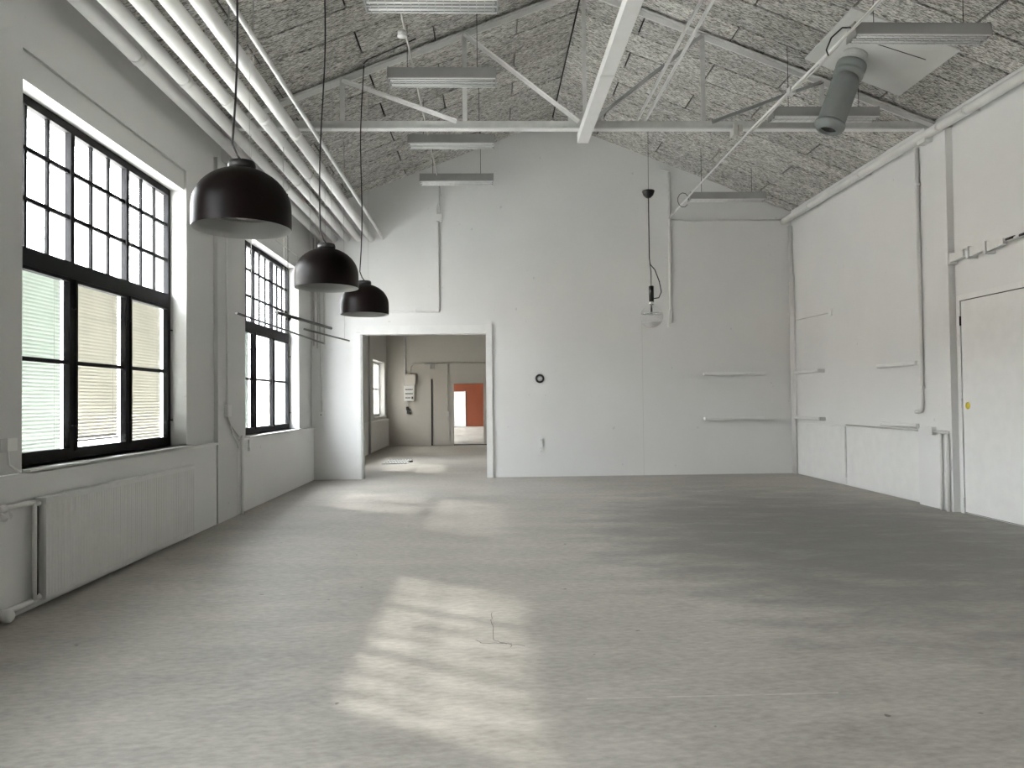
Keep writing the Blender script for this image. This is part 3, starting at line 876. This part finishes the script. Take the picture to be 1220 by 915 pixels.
# round thermostat ring and wall outlet on the gable wall
rg = empty('round_wall_plate', (1.02, D, 1.92), 'small round white wall plate with a thick black ring', 'wall plate')
MB().lathe([(0.052, 0), (0.088, 0), (0.088, 0.02), (0.052, 0.02), (0.052, 0)], (1.02, D, 1.92), 32, axis=(0, -1, 0)).build('ring', 'blackp', rg)
MB().lathe([(0.0001, 0.012), (0.053, 0.010), (0.053, 0.0)], (1.02, D, 1.92), 32, axis=(0, -1, 0)).build('plate', 'trim', rg)
so = empty('wall_socket', (1.03, D, 0.58), 'white outlet strip low on the gable wall under the black ring', 'outlet')
MB().box(1.0, 1.06, D-0.02, D, 0.48, 0.78).build('plate', 'wall', so)
for z in (0.72, 0.56, 0.50):
    MB().box(1.018, 1.042, D-0.024, D-0.018, z-0.012, z+0.012).build('hole', 'steel', so)

# picture ledges
def ledge(name, mb_, label, grp):
    one(name, mb_, 'trim', label, 'shelf', grp, bevel=0.004)
for z, x1, lab in ((1.97, 5.48, 'upper thin white ledge shelf on the gable wall'), (1.09, 5.57, 'lower thin white ledge shelf on the gable wall')):
    e = empty('ledge_shelf', (4.25, D, z), lab, 'shelf', 'white ledges on the gable wall')
    MB().box(4.25, x1, D-0.13, D, z-0.02, z+0.03).build('board', 'trim', e, bevel=0.004)
    MB().box(4.25, x1, D-0.13, D-0.115, z+0.03, z+0.045).build('lip', 'trim', e)
for ya, yb, z, lab in ((10.21, 11.30, 1.955, 'upper white ledge on the side wall beside the vertical pipe'), (10.21, 11.23, 1.08, 'lower white ledge on the side wall beside the vertical pipe'),
                       (13.28, 14.40, 1.97, 'upper white ledge on the side wall next to the corner pipe'), (13.28, 14.40, 1.10, 'lower white ledge on the side wall next to the corner pipe')):
    e = empty('ledge_shelf', (XR, (ya+yb)/2, z), lab, 'shelf', 'white ledges on the side wall')
    MB().box(XR-0.10, XR, ya, yb, z-0.022, z+0.028).build('board', 'trim', e, bevel=0.012)
    MB().box(XR-0.108, XR, ya-0.02, ya+0.03, z-0.028, z+0.034).build('end_bracket', 'steel', e)
    MB().box(XR-0.10, XR-0.088, ya+0.03, yb, z+0.028, z+0.036).build('lip', 'trim', e)

# right wall services
XW = XR-0.035
conduit([(XW-0.09, 10.05, 4.92), (XW-0.09, 10.05, 1.36), (XW-0.088, 10.065, 1.31), (XW-0.085, 10.10, 1.285), (XW-0.07, 10.16, 1.28), (XW-0.03, 10.30, 1.28)], 0.026, 'white vertical pipe with an elbow on the side wall pilaster', 'wall_pipe', cat='pipe')
one('pipe_clip', MB().box(XR-0.15, XR-0.08, 10.02, 10.08, 1.60, 1.63), 'trim', 'small white clip on the pilaster pipe above its elbow', 'clip')
one('pipe_clip', MB().box(XR-0.15, XR-0.08, 10.02, 10.08, 4.40, 4.43), 'trim', 'small white clip on the pilaster pipe below the truss', 'clip')
conduit([(XR-0.12, 9.52, 1.0), (XR-0.12, 9.52, 0.0)], 0.026, 'short white pipe rising from the floor beside the tall flush door', 'wall_pipe', cat='pipe')
conduit([(XR-0.12, 9.66, 1.02), (XR-0.12, 9.66, 0.0)], 0.02, 'slimmer white pipe next to the short floor pipe', 'wall_pipe', cat='pipe')
one('valve', MB().box(XR-0.15, XR-0.05, 9.80, 9.95, 0.98, 1.08).tube([(XR-0.12, 9.50, 1.02), (XR-0.12, 9.80, 1.02)], 0.022, 8), 'pipe', 'white valve block on the short floor pipes', 'valve')
conduit([(XR-0.05, 9.75, 1.01), (XR-0.05, 12.4, 1.03)], 0.009, 'thin white cable along the top of the side wall panelling', 'wall_cable', 'wire', 'cable')
one('wall_switch', MB().box(XR-0.03, XR, 12.90, 13.02, 2.93, 3.05), 'trim', 'small white switch on the side wall above the ledges', 'switch')
conduit([(XR-0.008, 12.96, 2.985), (XR-0.008, 14.40, 3.01)], 0.007, 'thin white cable running from the switch to the corner', 'wall_cable', 'wire', 'cable')
# bracket rail above the door
br = empty('wall_rail', (XR, 9.0, 3.27), 'white stepped cable bracket with a rod above the tall flush door', 'bracket')
for k, yv in enumerate((9.42, 9.02, 8.70)):
    MB().box(XR-0.13, XR-0.0, yv-0.02, yv+0.02, 3.19, 3.34).build('bracket', 'trim', br)
    MB().prism([(XR-0.11, yv-0.02, 3.21), (XR-0.11, yv-0.30, 3.24), (XR-0.11, yv-0.30, 3.31), (XR-0.11, yv-0.02, 3.33)], (0.05, 0, 0)).build('arm', 'pipe', br)
MB().tube([(XR-0.09, 8.40, 3.275), (XR-0.09, 7.6, 3.29)], 0.018, 8).build('rod', 'trim', br)
for yv in (8.36, 8.14, 7.92):
    MB().tube([(XR-0.093, yv, 3.285), (XR-0.093, yv-0.13, 3.287)], 0.0195, 8).build('band', 'blackp', br)

# ------------------------------------------------------------------ radiators
def radiator(y0, y1, x, z0, z1, label, ribs=True):
    r = empty('radiator', (x, (y0+y1)/2, z0), label, 'radiator', 'panel radiators')
    MB().box(x-0.05, x-0.012, y0, y1, z0, z1).build('rear_panel', 'rad', r)
    mb_ = MB()
    n_ = int((y1-y0)/0.04)
    pts = [(x-0.014, y0, 0)]
    for k in range(n_):
        a = y0+(y1-y0)*k/n_; w_ = (y1-y0)/n_
        pts += [(x, a+w_*0.12, 0), (x, a+w_*0.62, 0), (x-0.0035, a+w_*0.72, 0), (x-0.0035, a+w_*0.98, 0)]
    pts += [(x-0.014, y1, 0)]
    pts = [(p[0], p[1], z0+0.03) for p in pts]
    mb_.prism(pts, (0, 0, z1-z0-0.06))
    mb_.box(x-0.014, x+0.001, y0, y1, z0, z0+0.03).box(x-0.014, x+0.001, y0, y1, z1-0.03, z1)
    mb_.build('ribbed_front', 'rad', r)
    MB().box(x-0.08, x+0.006, y0-0.01, y1+0.01, z1, z1+0.015).build('top_cover', 'rad', r)
    for yv in (y0+0.25, y1-0.25):
        MB().box(XL+0.03, x-0.05, yv-0.02, yv+0.02, z0+0.1, z1-0.1).build('wall_bracket', 'steel', r)
    return r
radiator(5.68, 8.50, XL+0.13, 0.06, 0.80, 'long white ribbed panel radiator under the blind-covered window')
def heat_pipe(pts, r, label):
    return one('heating_pipe', MB().tube(pts, r, 10), 'pipe', label, 'pipe')
heat_pipe([(XL+0.08, 2.0, 0.79), (XL+0.08, 5.55, 0.79), (XL+0.09, 5.66, 0.775)], 0.02, 'white upper heating pipe leading to the long radiator')
heat_pipe([(XL+0.08, 2.0, 0.07), (XL+0.08, 5.55, 0.07), (XL+0.09, 5.66, 0.09)], 0.024, 'white lower heating pipe leading to the long radiator')
heat_pipe([(XL+0.10, 5.59, 0.08), (XL+0.10, 5.59, 0.79)], 0.016, 'white upright heating pipe at the end of the long radiator')
one('heating_pipe', MB().tube([(XL+0.085, 5.64, 0.10), (XL+0.085, 5.64, 0.76)], 0.012, 8), 'blackp', 'dark upright pipe at the end of the long radiator', 'pipe')
v = empty('radiator_valve', (XL+0.12, 5.22, 0.06), 'pale pipe valve on the floor-level heating pipe', 'valve')
MB().lathe([(0.0001, 0), (0.04, 0), (0.045, 0.02), (0.045, 0.06), (0.03, 0.075), (0.0001, 0.075)], (XL+0.10, 5.22, 0.07), 18, axis=(1, 0, 0)).build('knob', 'pipe', v)
MB().tube([(XL+0.04, 5.22, 0.07), (XL+0.12, 5.22, 0.07)], 0.03, 12).build('body', 'pipe', v)
v2 = empty('radiator_valve', (XL+0.12, 5.22, 0.76), 'pale pipe valve on the upper heating pipe', 'valve')
MB().tube([(XL+0.08, 5.28, 0.79), (XL+0.08, 5.18, 0.79)], 0.03, 12).build('body', 'pipe', v2)
MB().tube([(XL+0.08, 5.22, 0.76), (XL+0.13, 5.22, 0.72)], 0.02, 10).build('knob', 'pipe', v2)
# left wall services
heat_pipe([(XL+0.085, 10.26, 0.0), (XL+0.085, 10.26, 1.06)], 0.022, 'white pipe standing at the pilaster between the windows')
sb = empty('wall_socket', (XL, 5.40, 1.24), 'small white outlet box beside the blind-covered window', 'outlet')
MB().box(XL-0.01, XL+0.05, 5.36, 5.47, 1.18, 1.27).build('box', 'trim', sb)
MB().tube([(XL+0.02, 5.41, 1.18), (XL+0.025, 5.42, 1.08), (XL+0.08, 5.46, 1.02)], 0.009, 6).build('cable', 'trim', sb)
cl = empty('cable_bundle', (XL+0.05, 9.75, 1.0), 'bundle of white cables and connector on the pilaster', 'cable')
MB().box(XL+0.04, XL+0.10, 9.66, 9.80, 1.33, 1.48).build('connector', 'pipe', cl)
MB().tube([(XL+0.07, 9.72, 4.6), (XL+0.07, 9.72, 1.48)], 0.010, 6).build('riser', 'trim', cl)
MB().tube([(XL+0.07, 9.72, 1.33), (XL+0.075, 9.82, 1.22), (XL+0.075, 9.98, 1.14), (XL+0.07, 10.15, 1.06)], 0.010, 8).build('cable', 'wire', cl)
MB().tube([(XL+0.07, 9.75, 1.33), (XL+0.08, 9.90, 1.10), (XL+0.07, 10.10, 1.0), (XL+0.06, 10.18, 0.9)], 0.010, 6).build('cable', 'trim', cl)
one('wall_cable', MB().tube([(XL+0.06, 10.62, 0.99), (XL+0.06, 10.62, 0.86)], 0.012, 8).box(XL+0.045, XL+0.08, 10.60, 10.64, 0.83, 0.88), 'trim', 'short white cable end hanging below the sill ledge', 'cable')

# ------------------------------------------------------------------ hanging rods near the second window
def hang_rod(a, b, r, ztop, label, mat='steel'):
    e = empty('hanging_rod', ((a[0]+b[0])/2, (a[1]+b[1])/2, a[2]), label, 'rod', 'rods hung on wires under the pipes')
    MB().tube([a, b], r, 8).build('rod', mat, e)
    A, B = Vector(a), Vector(b)
    for t in (0.12, 0.88):
        p_ = A.lerp(B, t)
        MB().tube([p_, (p_.x, p_.y, ztop)], 0.003, 5).build('wire', 'wire', e)
hang_rod((-2.72, 8.19, 2.48), (-2.72, 12.48, 2.48), 0.014, 4.623, 'longest thin dark rod hung on wires in front of the second window', 'rodsteel')
hang_rod((-2.49, 8.90, 2.57), (-2.255, 10.86, 2.57), 0.021, 4.623, 'thicker grey rod hung on wires under the thick pipes', 'rodsteel')
hang_rod((-2.49, 10.24, 2.50), (-2.255, 12.26, 2.50), 0.013, 4.623, 'short thin rod hung on wires nearest the doorway', 'rodsteel')
e = empty('plumb_weight', (-2.96, 11.2, 2.75), 'small black weight dangling on a wire before the second window', 'weight')
MB().tube([(-2.96, 11.2, 2.80), (-2.96, 11.2, 4.63)], 0.005, 6).build('wire', 'bwire', e)
MB().lathe([(0.0001, -0.05), (0.04, -0.03), (0.045, 0.0), (0.03, 0.04), (0.0001, 0.05)], (-2.96, 11.2, 2.76), 16).build('bob', 'blackp', e)
for k, (x, zb, lab) in enumerate(((-3.36, 2.60, 'pale vertical riser in the corner nearest the window wall'), (-3.30, 2.55, 'pale vertical riser in the corner, second from the window wall'), (-3.16, 2.62, 'pale vertical riser in the corner, third from the window wall'))):
    conduit([(x, YB-0.01, 4.7), (x, YB-0.01, zb)], 0.014, lab, 'corner_riser', 'wire', 'pipe')
sk = empty('wall_socket', (-3.23, D, 1.25), 'white outlet on the gable wall at the end of the long cable beside the doorway', 'outlet')
MB().box(-3.27, -3.19, D-0.045, D, 1.21, 1.31).build('box', 'trim', sk)
MB().box(-3.24, -3.22, D-0.049, D-0.04, 1.245, 1.27).build('hole', 'blackp', sk)
MB().tube([(-3.22, YB, 1.31), (-3.235, YB, 2.3), (-3.255, YB, 3.4), (-3.255, YB, 4.7)], 0.014, 8).build('cable', 'steel', sk)

# ------------------------------------------------------------------ second room contents
radiator(21.2, 24.9, XL+0.13, 0.06, 0.93, 'white panel radiator under the window of the second room')
radiator(18.3, 20.7, XL+0.13, 0.06, 0.93, 'white panel radiator on the near side of the dark riser in the second room')
one('heating_pipe', MB().tube([(XL+0.12, 20.95, 0.05), (XL+0.12, 20.95, 3.5)], 0.03, 8), 'fixture', 'dark riser pipe between the radiators of the second room', 'pipe')
bx = empty('electrical_box', (-2.6, Y2, 2.0), 'pale grey electrical box on the far wall of the second room', 'box')
MB().box(-2.77, -2.43, Y2-0.16, Y2, 2.045, 2.42).build('cabinet', 'pipe', bx, bevel=0.01)
MB().box(-2.76, -2.44, Y2-0.168, Y2-0.16, 2.055, 2.41).build('cover', 'wall2', bx)
fb = empty('fuse_board', (-2.65, Y2, 1.5), 'white fuse board with three rows of black switches', 'fuse board')
MB().box(-2.82, -2.48, Y2-0.12, Y2, 1.51, 2.03).build('cabinet', 'trim', fb, bevel=0.008)
for z in (1.90, 1.76, 1.62):
    n_ = 7 if z > 1.7 else 5
    for k in range(n_):
        MB().box(-2.775+k*0.036, -2.748+k*0.036, Y2-0.135, Y2-0.12, z-0.018, z+0.018).build('switch', 'blackp', fb)
MB().box(-2.57, -2.52, Y2-0.14, Y2-0.12, 1.58, 1.66).build('main_switch', 'blackp', fb)
ph = empty('power_plug', (-2.69, Y2, 1.1), 'black power plug hanging below the fuse board', 'plug')
MB().box(-2.74, -2.63, Y2-0.09, Y2-0.005, 1.08, 1.22).box(-2.76, -2.68, Y2-0.10, Y2-0.005, 1.20, 1.32).build('plug', 'blackp', ph, bevel=0.006)
MB().tube([(-2.72, Y2-0.05, 1.31), (-2.72, Y2-0.05, 1.51)], 0.012, 6).build('cable', 'steel', ph)
YC = Y2-0.025
conduit([(-2.79, YC, 4.6), (-2.79, YC, 2.1)], 0.03, 'grey vertical conduit above the fuse board', mat='steel')
conduit([(-2.6, YC, 2.42), (-2.6, YC, 2.68), (-2.5, YC, 2.78), (4.0, YC, 2.80)], 0.028, 'pale conduit running along the far wall of the second room', mat='wall2')
conduit([(-1.36, YC, 2.78), (-1.36, YC, 1.0)], 0.022, 'pale vertical conduit beside the small far doorway', mat='wall2')
one('wall_switch', MB().box(-1.41, -1.31, Y2-0.06, Y2-0.02, 0.98, 1.15).box(-1.39, -1.33, Y2-0.06, Y2-0.02, 0.74, 0.84), 'steel', 'small switch at the end of the conduit by the far doorway', 'switch')
em = empty('emergency_light', (-1.95, Y2, 2.7), 'small twin-head lamp bracket high on the second room wall', 'wall lamp')
MB().box(-2.13, -1.80, Y2-0.10, Y2, 2.74, 2.78).build('bracket', 'fixture', em)
for xx in (-1.92, -1.83):
    MB().box(xx-0.025, xx+0.025, Y2-0.12, Y2-0.02, 2.60, 2.74).build('lamp_head', 'fixture', em)
# floor grate
gr = empty('floor_grate', (-2.23, 18.5, 0), 'perforated metal floor grate in the second room', 'grate')
for k in range(9):
    MB().box(-2.55+k*0.07, -2.515+k*0.07, 18.0, 19.2, 0.0, 0.02).build('bar', 'steel', gr)
for k in range(4):
    MB().box(-2.56, -1.95, 18.0+k*0.39, 18.03+k*0.39, 0.0, 0.022).build('cross_bar', 'fixture', gr)
MB().lathe([(0.0001, 0), (0.06, 0), (0.06, 0.03), (0.0001, 0.03)], (-1.93, 18.6, 0.0), 16).build('pull_knob', 'blackp', gr)

# ------------------------------------------------------------------ floor marks
rngc = random.Random(3)
def crack(pts, w):
    mb_ = MB()
    out = []
    for (a, b) in zip(pts, pts[1:]):
        a, b = Vector((*a, 0)), Vector((*b, 0))
        nseg = 6
        for k in range(nseg+1):
            q_ = a.lerp(b, k/nseg)
            if 0 < k < nseg:
                q_ += Vector((rngc.uniform(-0.008, 0.008), rngc.uniform(-0.008, 0.008), 0))
            out.append(q_)
    mb_.tube([(p.x, p.y, -w*0.5) for p in out], w, 5)
    o = mb_.build('floor_crack', 'dark', fl)
crack([(0.013, 5.32), (0.012, 5.05), (0.02, 4.72), (0.10, 4.63)], 0.0022)
crack([(-0.095, 4.72), (-0.05, 4.66), (0.05, 4.65), (0.21, 4.59)], 0.0025)
crack([(0.06, 4.66), (0.13, 4.64), (0.12, 4.57)], 0.002)

MB().box(0.48, 1.76, 3.757, 3.771, -0.0005, 0.0008).build('paint_line', 'scuff', fl)

# ------------------------------------------------------------------ outside the windows
tag(MB().box(-90, XL-0.46, -60, 120, -0.6, -0.4).build('yard', 'yard'), 'pale paved yard outside the windows', 'yard', kind='structure')
bd = empty('building', (-24, 30, -0.4), 'cream building across the yard seen through the window panes', 'building')
MB().box(-32, -24, -30, 100, -0.4, 7.0).build('wall', 'cream', bd)
MB().box(-32.3, -23.7, -30.3, 100.3, 7.0, 7.3).build('roof', 'steel', bd)
for k in range(22):
    y0 = -26+k*5.6
    for z0 in (0.8, 4.2):
        f = MB().box(-24.06, -23.98, y0, y0+1.8, z0, z0+1.9).build('window', 'trim', bd)
        MB().box(-23.99, -23.96, y0+0.1, y0+1.7, z0+0.1, z0+1.8).build('pane', 'fglass', f, origin=bd.location)

for o in bpy.data.objects:
    if '_o' in o:
        del o['_o']
